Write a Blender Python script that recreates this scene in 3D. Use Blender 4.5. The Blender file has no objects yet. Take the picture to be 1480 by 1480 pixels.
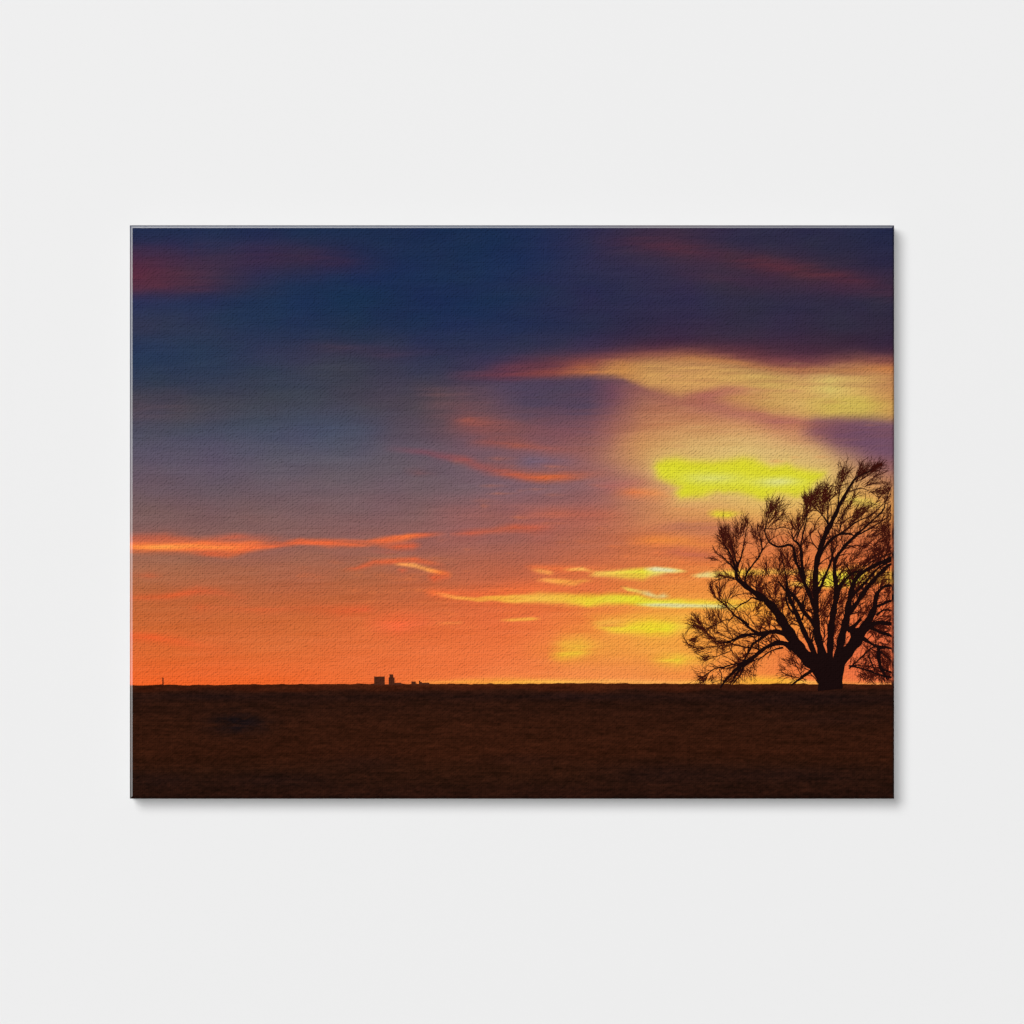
import bpy, math, random
import numpy as np

# ------------------------------------------------------------------ camera, world, lamps, exposure
# 1 photo pixel = 1 mm on the front of the canvas; the wall is the plane y = 0
scene = bpy.context.scene
DEPTH = 0.034            # how far the canvas stands off the wall
DIST = 6.0
cam_d = bpy.data.cameras.new('camera'); cam = bpy.data.objects.new('camera', cam_d)
scene.collection.objects.link(cam)
cam.location = (0, -DEPTH - DIST, 0); cam.rotation_euler = (math.radians(90), 0, 0)
cam_d.sensor_width = 36; cam_d.lens = 36 * DIST / 1.48; cam_d.clip_end = 200
scene.camera = cam

world = bpy.data.worlds.new('World'); scene.world = world; world.use_nodes = True
world.node_tree.nodes['Background'].inputs[0].default_value = (1, 1, 1, 1)
world.node_tree.nodes['Background'].inputs[1].default_value = 0.025

def softbox(name, loc, size, power):
    l = bpy.data.lights.new(name, 'AREA'); l.shape = 'DISK'; l.size = size; l.energy = power
    o = bpy.data.objects.new(name, l); scene.collection.objects.link(o)
    o.location = loc; o.rotation_euler = (math.radians(90), 0, 0)      # faces the wall
    return o
KD = 100.0
KEY_T = 0.52
softbox('key_softbox', (-KEY_T * KD, -KD, KEY_T * KD), KD * 0.80, 145000)
softbox('fill_softbox', (-0.06 * KD, -KD, 0.06 * KD), 10.0, 42500)
scene.view_settings.view_transform = 'Standard'; scene.view_settings.look = 'None'
scene.view_settings.exposure = 0; scene.view_settings.gamma = 1
scene.view_settings.use_curve_mapping = False

# ------------------------------------------------------------------ helpers
ROOT = (0.0, 0.0, -0.415)
def P(px, py, out=0.0):                       # photo pixel on the canvas front -> root space
    return ((px - 740.5) / 1000.0 - ROOT[0], -DEPTH - out - ROOT[1], (740.5 - py) / 1000.0 - ROOT[2])
def lin(c):
    c = np.clip(np.asarray(c, dtype=np.float64) / 255.0, 0, 1)
    return np.where(c <= 0.04045, c / 12.92, ((c + 0.055) / 1.055) ** 2.4)
GAIN = 0.8 / 0.855                            # print reflectance that shows a given picture value
def mesh_obj(name, verts, faces, mat, parent=None, cols=None, smooth=False):
    me = bpy.data.meshes.new(name)
    verts = np.asarray(verts, dtype=np.float32); faces = np.asarray(faces, dtype=np.int32)
    n = faces.shape[1]
    me.vertices.add(len(verts)); me.vertices.foreach_set('co', verts.ravel())
    me.loops.add(faces.size); me.loops.foreach_set('vertex_index', faces.ravel())
    me.polygons.add(len(faces)); me.polygons.foreach_set('loop_start', np.arange(0, faces.size, n, dtype=np.int32))
    if smooth: me.polygons.foreach_set('use_smooth', np.ones(len(faces), dtype=bool))
    me.update(calc_edges=True)
    if cols is not None:
        a = me.color_attributes.new('ink', 'FLOAT_COLOR', 'POINT')
        rgba = np.ones((len(verts), 4), dtype=np.float32); rgba[:, :3] = cols
        a.data.foreach_set('color', rgba.ravel())
    me.materials.append(mat)
    o = bpy.data.objects.new(name, me); scene.collection.objects.link(o)
    if parent: o.parent = parent
    return o

# ------------------------------------------------------------------ materials
def base_mat(name, rough, spec):
    m = bpy.data.materials.new(name); m.use_nodes = True
    nt = m.node_tree; b = nt.nodes['Principled BSDF']
    b.inputs['Roughness'].default_value = rough; b.inputs['Specular IOR Level'].default_value = spec
    return m, nt, b
def canvas_mat(name, rough, spec, coat=0.0, coat_rough=0.3, bump=1.0, coat_ior=1.5):
    m, nt, b = base_mat(name, rough, spec)
    N = nt.nodes.new; L = nt.links.new
    att = N('ShaderNodeAttribute'); att.attribute_name = 'ink'
    L(att.outputs['Color'], b.inputs['Base Color'])
    b.inputs['Coat Weight'].default_value = coat; b.inputs['Coat Roughness'].default_value = coat_rough
    b.inputs['Coat IOR'].default_value = coat_ior
    tc = N('ShaderNodeTexCoord')
    def mapped(rot, sc):
        a = N('ShaderNodeMapping'); a.inputs['Rotation'].default_value = (0, math.radians(rot), 0)
        L(tc.outputs['Object'], a.inputs['Vector'])
        c = N('ShaderNodeMapping'); c.inputs['Scale'].default_value = sc
        L(a.outputs[0], c.inputs['Vector']); return c
    def noise(rot, sc, detail):
        n = N('ShaderNodeTexNoise'); n.inputs['Scale'].default_value = 1.0; n.inputs['Detail'].default_value = detail
        L(mapped(rot, sc).outputs[0], n.inputs['Vector']); return n.outputs['Fac']
    def math_(op, a, b_):
        n = N('ShaderNodeMath'); n.operation = op
        for i, v in enumerate((a, b_)):
            if isinstance(v, (int, float)): n.inputs[i].default_value = v
            else: L(v, n.inputs[i])
        return n.outputs[0]
    def thread(axis, period):                 # one set of threads, slightly wandering
        w = N('ShaderNodeTexWave'); w.wave_type = 'BANDS'; w.bands_direction = axis; w.wave_profile = 'SIN'
        w.inputs['Scale'].default_value = 2 * math.pi / (period * 20.0)
        w.inputs['Distortion'].default_value = 1.3; w.inputs['Detail'].default_value = 1
        w.inputs['Detail Scale'].default_value = 0.25
        s = N('ShaderNodeMapping'); s.inputs['Scale'].default_value = (1, 1, 1)
        L(tc.outputs['Object'], s.inputs['Vector']); L(s.outputs[0], w.inputs['Vector'])
        return w.outputs['Fac']
    lump = noise(38, (215, 215, 420), 0.5)    # diagonal puckers of the cloth
    def twill(rot, period, dist):             # slanting ribs, broken up by distortion
        w = N('ShaderNodeTexWave'); w.wave_type = 'BANDS'; w.bands_direction = 'Z'; w.wave_profile = 'SIN'
        w.inputs['Scale'].default_value = 2 * math.pi / (period * 20.0)
        w.inputs['Distortion'].default_value = dist; w.inputs['Detail'].default_value = 1.0
        w.inputs['Detail Scale'].default_value = 1.9; w.inputs['Detail Roughness'].default_value = 0.5
        L(mapped(rot, (1, 1, 1)).outputs[0], w.inputs['Vector']); return w.outputs['Fac']
    ribs = twill(34, 0.0046, 7.0)
    slub = noise(0, (70, 22, 430), 0.5)       # thick weft threads
    slub2 = noise(0, (430, 22, 70), 0.5)      # thick warp threads
    tw = thread('Z', 0.0031); th = thread('X', 0.0031)
    h = math_('ADD', math_('MULTIPLY', lump, 0.8), math_('MULTIPLY', ribs, 0.11))
    h = math_('ADD', h, math_('MULTIPLY', slub, 0.34))
    h = math_('ADD', h, math_('MULTIPLY', slub2, 0.2))
    h = math_('ADD', h, math_('MULTIPLY', math_('ADD', tw, th), 0.13))
    bp = N('ShaderNodeBump'); bp.inputs['Strength'].default_value = bump; bp.inputs['Distance'].default_value = 0.0018
    L(h, bp.inputs['Height']); L(bp.outputs[0], b.inputs['Normal'])
    return m
M_PRINT = canvas_mat('printed_canvas', 0.95, 0.04)
M_EDGE = canvas_mat('highlight_canvas_edge', 0.7, 0.3, coat=1.0, coat_rough=0.42, bump=0.3, coat_ior=2.3)  # strong coat added to put a bright highlight on the top and left folds
m, nt, b = base_mat('matte_white_paint', 0.9, 0.1)
nz = nt.nodes.new('ShaderNodeTexNoise'); nz.inputs['Scale'].default_value = 900; nz.inputs['Detail'].default_value = 3
tcw = nt.nodes.new('ShaderNodeTexCoord'); nt.links.new(tcw.outputs['Object'], nz.inputs['Vector'])
bw = nt.nodes.new('ShaderNodeBump'); bw.inputs['Strength'].default_value = 0.05; bw.inputs['Distance'].default_value = 0.0004
nt.links.new(nz.outputs['Fac'], bw.inputs['Height']); nt.links.new(bw.outputs[0], b.inputs['Normal'])
b.inputs['Base Color'].default_value = (0.8, 0.8, 0.8, 1)
M_WALL = m
m, nt, b = base_mat('neutral_side', 0.95, 0.02); b.inputs['Base Color'].default_value = (0.12, 0.12, 0.12, 1); M_SIDE = m  # grey picked to keep the unseen sides from tinting the wall
m, nt, b = base_mat('raw_pine', 0.7, 0.3); b.inputs['Base Color'].default_value = (0.5, 0.36, 0.2, 1); M_WOOD = m

# ------------------------------------------------------------------ wall
W = 4.0
wall = mesh_obj('wall', [(-W, 0, -W), (W, 0, -W), (W, 0, W), (-W, 0, W)], [(0, 1, 2, 3)], M_WALL)
wall['kind'] = 'structure'

# ------------------------------------------------------------------ the printed picture, computed
rng = np.random.default_rng(7)
X0, X1, Y0, Y1 = 188.0, 1293.0, 326.0, 1155.0      # outline of the canvas, photo pixels
CH = 4.0                                            # rounded edge width
def vnoise(X, Y, sx, sy, seed):
    r = np.random.default_rng(seed); g = r.random((260, 260)) * 2 - 1
    x = X / sx + 31.7; y = Y / sy + 17.3
    xi = np.floor(x).astype(int); yi = np.floor(y).astype(int)
    fx = x - xi; fy = y - yi; fx = fx * fx * (3 - 2 * fx); fy = fy * fy * (3 - 2 * fy)
    a = g[yi % 260, xi % 260]; b_ = g[yi % 260, (xi + 1) % 260]
    c = g[(yi + 1) % 260, xi % 260]; d = g[(yi + 1) % 260, (xi + 1) % 260]
    return (a * (1 - fx) + b_ * fx) * (1 - fy) + (c * (1 - fx) + d * fx) * fy
def fbm(X, Y, sx, sy, seed, o=3):
    s = 0; a = 1.0; t = 0
    for i in range(o):
        s = s + a * vnoise(X, Y, sx / 2 ** i, sy / 2 ** i, seed + i); t += a; a *= 0.5
    return s / t
GX = [190, 300, 410, 520, 630, 740, 850, 960, 1070, 1180, 1293]
GRID = {
 326: [(30,43,76),(32,44,76),(27,45,78),(27,43,76),(25,45,78),(24,46,78),(40,47,80),(54,46,74),(44,46,78),(38,46,82),(30,40,78)],
 350: [(42,46,78),(40,46,78),(38,45,78),(30,44,77),(25,45,79),(24,46,80),(40,47,80),(58,46,74),(44,46,78),(38,46,80),(32,42,78)],
 375: [(76,44,66),(60,48,74),(54,44,70),(36,44,78),(27,44,80),(24,47,82),(42,48,82),(56,48,76),(54,46,72),(46,46,76),(38,44,78)],
 405: [(92,44,62),(66,46,68),(38,48,80),(26,48,84),(26,44,82),(28,46,80),(42,48,80),(46,48,80),(54,48,74),(58,46,72),(50,44,70)],
 435: [(40,50,86),(34,50,84),(26,50,84),(26,46,80),(26,44,80),(28,46,80),(40,46,80),(44,46,80),(46,48,78),(46,48,78),(42,44,74)],
 475: [(54,54,78),(44,52,80),(36,50,80),(34,48,78),(30,46,80),(34,44,78),(42,46,78),(48,46,76),(50,48,76),(46,46,76),(42,42,72)],
 508: [(38,55,86),(42,55,84),(54,54,80),(60,56,76),(44,52,82),(52,50,80),(58,50,78),(72,46,70),(74,46,70),(62,43,68),(54,40,68)],
 540: [(46,58,84),(48,58,82),(52,58,80),(60,60,76),(56,56,80),(70,56,82),(82,64,86),(140,86,84),(150,90,84),(140,80,82),(120,70,82)],
 580: [(70,68,84),(70,68,84),(68,70,88),(74,70,84),(84,72,84),(98,80,96),(100,76,92),(166,102,84),(184,112,90),(186,112,88),(150,90,90)],
 620: [(78,80,102),(76,80,102),(72,80,106),(76,80,102),(98,80,94),(130,88,94),(142,90,92),(194,124,86),(212,152,98),(204,134,96),(140,88,98)],
 655: [(98,89,112),(94,88,112),(94,92,114),(98,94,114),(108,94,110),(126,92,102),(164,102,92),(210,158,96),(218,184,116),(214,172,116),(160,104,98)],
 700: [(112,92,106),(110,92,108),(112,96,110),(116,98,110),(118,98,108),(122,96,108),(140,98,104),(204,134,100),(224,190,120),(224,186,104),(210,140,90)],
 740: [(126,96,98),(124,94,98),(128,98,102),(130,98,104),(134,98,102),(142,96,98),(160,98,90),(212,138,88),(228,172,92),(228,170,88),(222,150,78)],
 780: [(138,98,90),(138,96,92),(142,98,94),(146,98,92),(154,98,92),(162,98,88),(182,104,80),(208,116,74),(216,122,74),(216,122,70),(208,108,66)],
 820: [(168,106,78),(168,106,78),(168,102,78),(170,102,76),(174,102,76),(188,102,76),(202,106,70),(224,116,66),(228,124,66),(226,122,66),(220,110,62)],
 860: [(190,102,60),(192,102,60),(190,100,62),(190,100,60),(200,102,62),(222,106,60),(228,112,60),(234,134,64),(236,140,64),(232,126,62),(226,112,62)],
 900: [(204,104,54),(206,102,52),(208,104,54),(218,106,56),(228,110,60),(234,112,62),(240,128,62),(242,166,64),(240,146,64),(234,118,62),(228,108,64)],
 940: [(222,108,52),(220,106,52),(224,112,58),(230,112,58),(236,114,60),(240,120,64),(240,142,64),(244,166,66),(240,144,62),(236,116,66),(230,108,68)],
 972: [(236,104,46),(236,104,48),(234,106,50),(236,110,54),(240,116,62),(242,124,68),(242,138,72),(242,142,70),(244,140,66),(240,118,66),(236,110,68)],
 1000:[(250,100,36),(250,102,38),(250,106,42),(248,112,54),(250,128,62),(250,140,68),(250,146,72),(250,150,72),(250,152,60),(246,128,66),(240,116,68)],
}
for _y, _f in ((580, .97), (620, .95), (655, .94), (700, .95), (740, .97)):
    for _c in range(5): GRID[_y][_c] = (GRID[_y][_c][0] * _f, GRID[_y][_c][1] * _f, GRID[_y][_c][2] * _f * .965)
for _y in GRID:                               # the upper right is more maroon
    if _y <= 508:
        row = GRID[_y]
        for _c, (dr, db) in {6: (2, -4), 7: (4, -8), 8: (4, -9), 9: (5, -10), 10: (4, -8)}.items():
            row[_c] = (row[_c][0] + dr, row[_c][1] - 2, row[_c][2] + db)
def blur1(a, s, axis):
    n = max(1, int(3 * s)); k = np.exp(-0.5 * (np.arange(-n, n + 1) / s) ** 2); k /= k.sum()
    pad = [(0, 0)] * a.ndim; pad[axis] = (n, n); ap = np.pad(a, pad, mode='edge')
    out = np.zeros_like(a)
    for i, w in enumerate(k):
        sl = [slice(None)] * a.ndim; sl[axis] = slice(i, i + a.shape[axis]); out += w * ap[tuple(sl)]
    return out
def base_field():
    ys = np.arange(320, 1001, 4.0); xs = np.arange(184, 1301, 4.0)
    rows = sorted(GRID); A = np.array([GRID[r] for r in rows], dtype=float)
    ax = np.stack([[np.interp(xs, GX, A[j, :, c]) for c in range(3)] for j in range(len(rows))])
    out = np.stack([np.stack([np.interp(ys, rows, ax[:, c, i]) for i in range(len(xs))], 1) for c in range(3)], 2)
    out = blur1(blur1(out, 6, 1), 2.2, 0)
    return ys, xs, out
BY, BX, BF = base_field()
def sample_base(X, Y):
    x = np.clip((X - BX[0]) / 4, 0, len(BX) - 1.001); y = np.clip((Y - BY[0]) / 4, 0, len(BY) - 1.001)
    xi = x.astype(int); yi = y.astype(int); fx = (x - xi)[..., None]; fy = (y - yi)[..., None]
    return ((BF[yi, xi] * (1 - fx) + BF[yi, xi + 1] * fx) * (1 - fy) + (BF[yi + 1, xi] * (1 - fx) + BF[yi + 1, xi + 1] * fx) * fy)

# clouds: rows of (x, y, up, down, (r,g,b), alpha); sharpness exponents for the upper and the lower side
CLOUDS = []
def cloud(rows, pu=2.0, pd=2.0, warp=1.0, fib=0.25): CLOUDS.append((rows, pu, pd, warp, fib))
R1=(98,46,60); R2=(98,48,60)
cloud([(150,405,18,17,R1,.6),(230,405,20,17,R1,.45),(300,408,18,16,(88,44,62),.35),(380,410,14,14,(70,44,66),0)],2,5)
cloud([(280,380,22,14,(70,44,66),.3),(400,372,18,14,(64,42,66),.5),(500,378,14,12,(66,42,66),.45),(580,384,10,10,(48,42,72),0)])
cloud([(850,350,14,14,(80,44,62),0),(920,352,16,13,(84,44,62),.5),(970,360,15,12,(92,44,60),.6),(1030,368,14,13,(84,44,60),.5),(1110,384,13,13,(92,46,58),.75),(1170,393,11,13,(94,47,58),.8),(1230,404,11,12,(88,45,58),.65),(1300,422,12,14,(72,43,62),.3)])
cloud([(950,396,8,8,(72,46,70),0),(1030,400,8,8,(76,46,68),.5),(1110,410,9,8,(66,46,70),.4),(1300,424,10,9,(72,42,64),.5)])
cloud([(430,500,8,8,(80,54,72),0),(480,504,8,7,(78,54,72),.4),(560,512,8,7,(78,54,74),.35),(700,506,8,8,(60,48,76),0)])
cloud([(400,540,12,14,(72,72,80),0),(470,535,12,14,(70,70,80),.35),(560,545,10,10,(72,66,84),0)])
cloud([(190,590,16,20,(92,74,82),.5),(260,592,16,18,(92,74,80),.5),(330,600,14,12,(84,76,88),.1),(380,600,14,12,(84,76,88),0)],2,3)
cloud([(420,620,14,18,(68,88,122),0),(480,622,16,18,(74,86,112),.3),(570,630,14,14,(80,88,112),0)])
cloud([(590,565,10,18,(104,76,82),0),(632,570,9,18,(112,78,82),.55),(700,585,10,14,(98,80,92),0)])
cloud([(600,600,30,26,(118,76,82),0),(670,598,34,30,(128,76,80),.55),(740,606,30,30,(132,80,84),.45),(820,622,20,26,(132,80,86),.3),(880,640,20,26,(132,80,86),0)])
# dark mauve pool and first orange edge
cloud([(700,575,22,40,(76,66,90),0),(760,572,25,46,(78,66,88),.85),(850,566,19,46,(80,66,86),.9),(885,566,16,36,(110,70,86),.75),(930,580,14,24,(150,88,86),0)],5,2)
cloud([(640,543,8,7,(110,60,72),0),(700,543,9,7,(116,60,72),.5),(745,541,12,8,(122,62,68),.75),(800,536,12,10,(146,76,66),.85),(850,532,12,11,(196,118,68),.95),(900,534,13,11,(206,138,76),.9),(960,540,16,14,(200,140,80),.0)],2.6,4)
# gold bank, upper right
cloud([(700,534,12,8,(104,54,68),0),(780,528,14,9,(112,58,68),.6),(860,522,13,10,(128,64,66),.6),(930,518,12,10,(140,72,66),.7),(1000,515,11,10,(140,70,66),.7),(1060,520,12,10,(128,64,66),.8),(1120,530,14,10,(124,60,66),.8),(1180,534,14,10,(124,60,66),.8),(1240,528,12,10,(136,68,64),.8),(1300,530,12,10,(140,70,64),.8)],2.4,2,1,.1)
G1=(212,158,92); G2=(214,170,98)
cloud([(860,532,10,10,G1,0),(900,536,16,11,(204,140,78),.85),(940,542,23,20,(208,154,88),.95),(985,545,28,26,G1,1),(1020,545,27,22,G1,1),(1060,548,25,17,(208,160,92),1),(1110,556,23,17,(206,166,92),1),(1160,566,26,36,G2,1),(1200,566,31,38,(216,180,104),1),(1240,568,37,38,(212,170,96),1),(1300,570,37,42,(198,136,82),1)],4,7,1.0,.1)
cloud([(930,522,4,5,(204,136,76),0),(1000,518,4,5,(206,138,76),.5),(1060,523,4,5,(200,130,76),.5),(1120,534,4,5,(196,126,76),.5),(1200,536,4,5,(204,138,76),.5),(1300,534,5,7,(206,128,68),.7)],2,2,1,.1)
cloud([(1020,574,4,8,(206,150,84),0),(1060,576,8,15,(206,152,84),.8),(1110,580,10,18,(204,158,88),1),(1150,583,10,20,G2,1),(1200,584,12,21,(208,178,86),1),(1250,586,12,21,(206,178,84),1),(1300,590,12,22,(204,150,84),1)],3,7,1,.1)
cloud([(985,573,3,6,(182,104,92),0),(1020,570,5,12,(180,104,92),.8),(1050,564,5,8,(184,112,92),.7),(1085,563,3.5,5,(190,122,90),.55),(1130,566,3,4,(194,134,88),.3),(1170,568,3,4,(194,134,88),0)])
cloud([(1170,560,12,10,(212,190,100),0),(1200,560,12,10,(214,194,104),.6),(1240,560,10,10,(210,180,92),0)])
cloud([(1190,584,10,8,(206,184,80),0),(1235,585,8,7,(208,186,82),.35),(1285,586,8,7,(206,170,80),0)])
cloud([(960,585,10,14,(176,104,90),0),(1030,586,14,16,(172,102,92),.6),(1080,598,14,14,(176,106,92),.55),(1120,610,10,12,(164,94,92),.6),(1165,612,10,14,(168,96,90),.4),(1190,614,8,12,(150,88,92),0)])
cloud([(1150,624,12,12,(128,78,92),0),(1180,624,19,16,(122,74,92),.75),(1210,626,21,26,(116,74,94),.95),(1250,632,27,34,(112,76,98),1),(1300,642,32,46,(116,80,98),1)],6,3,1,.1)
cloud([(880,640,30,26,(208,138,84),0),(930,645,36,26,(210,150,88),.45),(1000,640,26,28,(216,176,108),.5),(1080,648,20,20,(220,186,118),.4),(1160,660,12,14,(218,184,116),.3),(1200,668,8,10,(216,170,110),0)])
# orange streaks, middle
O1=(172,88,72)
cloud([(640,612,8,10,(146,82,80),0),(680,610,9,12,(152,82,74),.7),(730,620,12,14,(150,84,78),.6),(800,625,10,14,(136,84,86),.25),(860,628,10,12,(136,84,86),0)],3)
cloud([(670,641,4,5,O1,0),(710,640,8,6,(168,88,76),.75),(745,644,9,6,(176,92,72),.8),(800,650,5,5,(166,92,82),.5),(850,652,5,5,(166,92,82),0)])
cloud([(740,667,9,9,(116,98,118),0),(765,668,9,9,(114,96,116),.8),(820,667,7,8,(130,96,108),.5),(860,668,7,8,(150,96,98),0)])
cloud([(550,648,4,4,(130,84,96),0),(610,653,4,4,(132,80,92),.6),(645,660,5,6,(146,82,86),.7),(672,665,6,7,(160,84,80),.75),(700,676,8,8,(160,86,84),.75),(730,684,10,7,(184,90,72),.8),(760,690,8,6,(202,96,64),.85),(790,692,8,6,(208,100,60),.9),(820,690,8,6,(196,98,68),.8),(860,686,6,5,(180,100,80),.4),(900,686,6,5,(180,100,80),0)],2.2,3)
cloud([(580,682,4,4,(140,88,92),0),(605,684,4,4,(150,88,86),.5),(640,684,4,4,(140,88,92),0)])
cloud([(840,700,10,14,(150,98,104),0),(880,702,8,14,(170,100,96),.7),(930,698,6,6,(190,110,92),.5),(980,704,6,8,(196,120,90),0)])
cloud([(880,714,6,6,(222,122,78),0),(915,712,6,7,(228,124,74),.9),(950,713,6,8,(228,136,82),.8),(990,718,6,8,(226,150,96),0)])
cloud([(740,746,8,8,(196,100,74),0),(800,742,7,8,(198,102,76),.6),(870,744,7,8,(200,106,78),.5),(920,746,7,8,(206,116,78),0)])
cloud([(930,766,8,8,(184,106,84),0),(985,762,8,8,(182,108,86),.8),(1040,764,8,8,(188,112,86),.8),(1090,768,8,8,(196,112,80),.5),(1140,768,8,8,(196,112,80),0)])
cloud([(900,782,5,6,(234,128,60),0),(945,781,7,7,(236,134,62),.8),(990,784,8,8,(236,140,66),.8),(1030,790,8,8,(232,130,66),.6),(1080,792,8,8,(232,130,66),0)])
cloud([(930,800,6,8,(196,98,74),0),(980,797,7,8,(192,98,78),.7),(1020,804,7,8,(190,98,78),.7),(1060,806,7,8,(196,98,74),0)])
# long orange streak left
F1=(244,114,62)
cloud([(170,779,6,8,(196,96,70),.6),(240,777,6,8,(206,98,68),.9),(290,782,6,6,(196,98,72),.5),(340,776,5,7,(194,96,74),.8),(400,778,4,6,(176,96,78),.4),(430,779,4,6,(176,96,78),0)])
cloud([(170,791,7.8,7.2,F1,1),(250,791,7.8,8.4,F1,1),(300,791,9.1,8.4,F1,1),(335,792,9.1,9.6,F1,1),(370,789,6.5,7.2,F1,1),(410,787,4,4,(230,102,62),.95),(435,783,5,5,(240,104,60),1),(480,785,5,6,(236,106,62),1),(530,785,4,5,(232,108,66),1),(560,781,5,6,(236,108,62),1),(590,776,4,6,(242,116,62),1),(615,773,3,4,(220,100,66),.8),(650,773,3,3,(200,98,70),0)],3.5,3.5)
cloud([(170,791,3,3,(255,140,66),.9),(240,791,3.5,3.5,(255,158,74),1),(280,790,3,3,(255,146,70),1),(340,792,3,4,(255,134,66),.8),(370,789,3,3,(255,124,62),0)],2,2,.8)
cloud([(275,800,3,4,(222,98,60),0),(300,801,3,4,(226,98,58),.8),(330,802,3,4,(236,106,58),.9),(345,799,4,4,(240,108,58),.8),(370,794,3,3,(222,98,60),0)],2.5,3)
cloud([(540,789,3,3,(226,100,62),0),(575,790,4,4,(232,100,60),1),(598,790,5,4,(226,98,62),.9),(612,788,3,3,(226,100,62),0)],3,3)
cloud([(530,797,2.5,3,(176,96,84),0),(560,798,3,3,(180,96,82),.6),(590,797,3,3,(176,96,84),0)])
cloud([(650,773,3,4,(196,96,72),.2),(680,771,4,4,(206,96,68),.8),(710,767,4,4,(206,98,70),.8),(745,763,5,5,(214,94,62),.9),(775,764,6,6,(210,98,68),.8),(810,764,5,5,(196,96,74),0)])
cloud([(495,823,2.5,3,(214,98,62),0),(515,822,2.5,3,(214,98,62),.8),(540,813,4,4,(216,98,62),.9),(570,812,4,3,(226,102,60),1),(600,810,4,4,(224,102,60),.9),(625,815,4,4,(206,98,66),.7),(650,820,4,4,(200,98,70),0)],2.5)
cloud([(568,816,1.5,2,(255,150,76),0),(580,816,2,2.5,(255,158,84),1),(600,818,3,3,(255,170,90),1),(617,823,3,3,(255,166,84),1),(635,828,3,3,(252,140,66),1),(648,830,3,4,(236,110,60),.6),(656,831,3,3,(255,150,76),0)],3,3,.6)
cloud([(615,832,3,5,(232,98,58),0),(628,835,5,6,(232,98,56),.9),(640,833,5,5,(226,100,60),.7),(655,832,3,5,(232,98,58),0)])
cloud([(572,824,2,3,(214,96,62),0),(582,825,2,3,(214,96,62),.7),(592,824,2,3,(214,96,62),0)])
cloud([(170,866,4,4,(216,98,56),.4),(220,863,4,4,(226,98,52),.8),(250,861,4,4,(234,98,50),.95),(285,855,6,5,(226,98,56),.9),(315,856,5,5,(220,98,58),.6),(345,864,5,6,(210,100,60),.4),(370,866,5,6,(210,100,60),0)])
cloud([(270,879,4,4,(220,100,54),0),(290,878,4,6,(222,100,54),.7),(310,879,4,5,(214,102,58),.4),(380,882,3,5,(220,98,52),.6),(430,880,3,5,(214,98,56),.4),(500,884,7,7,(232,98,54),.8),(530,880,5,6,(230,98,56),.8),(550,882,5,5,(222,102,58),0)])
cloud([(170,920,6,6,(236,98,50),.9),(220,922,5,6,(238,98,48),1),(260,928,6,8,(234,100,50),.8),(300,936,6,8,(230,104,52),.5),(340,940,8,8,(230,104,52),0)])
cloud([(180,832,4,4,(204,100,68),0),(215,832,3,3,(208,98,62),.6),(240,833,3,3,(208,98,62),0)])
cloud([(520,900,10,12,(238,106,60),0),(575,902,13,15,(246,106,60),.95),(610,898,10,16,(236,106,60),.6),(650,910,10,10,(232,108,60),0)])
cloud([(630,902,2,2,(244,136,70),0),(645,902,2,2,(244,138,68),.7),(664,901,2,2,(244,136,70),.7),(672,900,2,2,(244,136,70),0)])
cloud([(720,897,1.5,2,(244,160,66),0),(740,896,2,2,(246,164,68),1),(770,895,2,2,(246,172,70),1),(784,895,2,2,(246,160,66),0)],3,3,.5)
cloud([(770,880,40,40,(238,130,64),0),(860,885,46,44,(242,146,66),.4),(950,880,52,50,(246,164,68),.5),(1060,880,52,50,(246,160,66),.5),(1150,880,46,46,(244,140,64),.4),(1300,880,40,40,(236,120,64),0)])
cloud([(600,740,12,16,(186,98,80),0),(720,742,16,18,(178,98,84),.4),(830,748,16,22,(190,102,80),.4),(930,750,16,20,(206,112,78),0)])
# faint torn wisps between the larger streaks
_w = random.Random(12)
for _k in range(130):
    _x = _w.uniform(420, 1180); _y = _w.uniform(800 if _x < 620 else 600 if _x < 720 else 660, 930); _l = _w.uniform(14, 60); _h = _w.uniform(.9, 2.6); _s = _w.uniform(-.09, .09)
    _c = (150 + .22 * (_y - 560) + .1 * (_x - 420), 82 + .1 * (_y - 560) + .05 * (_x - 420), 82 - .06 * (_y - 560)); _a = _w.uniform(.12, .36)
    cloud([(_x, _y, _h * .6, _h * .6, _c, 0), (_x + _l * .35, _y + _s * _l * .4, _h, _h * 1.3, _c, _a), (_x + _l, _y + _s * _l, _h * .5, _h * .5, _c, 0)], 2, 2, 1.2)
for _k in range(30):
    _x = _w.uniform(880, 1240); _y = _w.uniform(525, 655); _l = _w.uniform(20, 70); _h = _w.uniform(1.2, 3.2)
    _c = _w.choice([(226, 186, 118), (184, 118, 88)]); _a = _w.uniform(.12, .3)
    cloud([(_x, _y, _h * .6, _h * .6, _c, 0), (_x + _l * .4, _y - 1, _h, _h * 1.3, _c, _a), (_x + _l, _y + 1, _h * .5, _h * .5, _c, 0)], 2, 2, 1.2)
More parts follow.
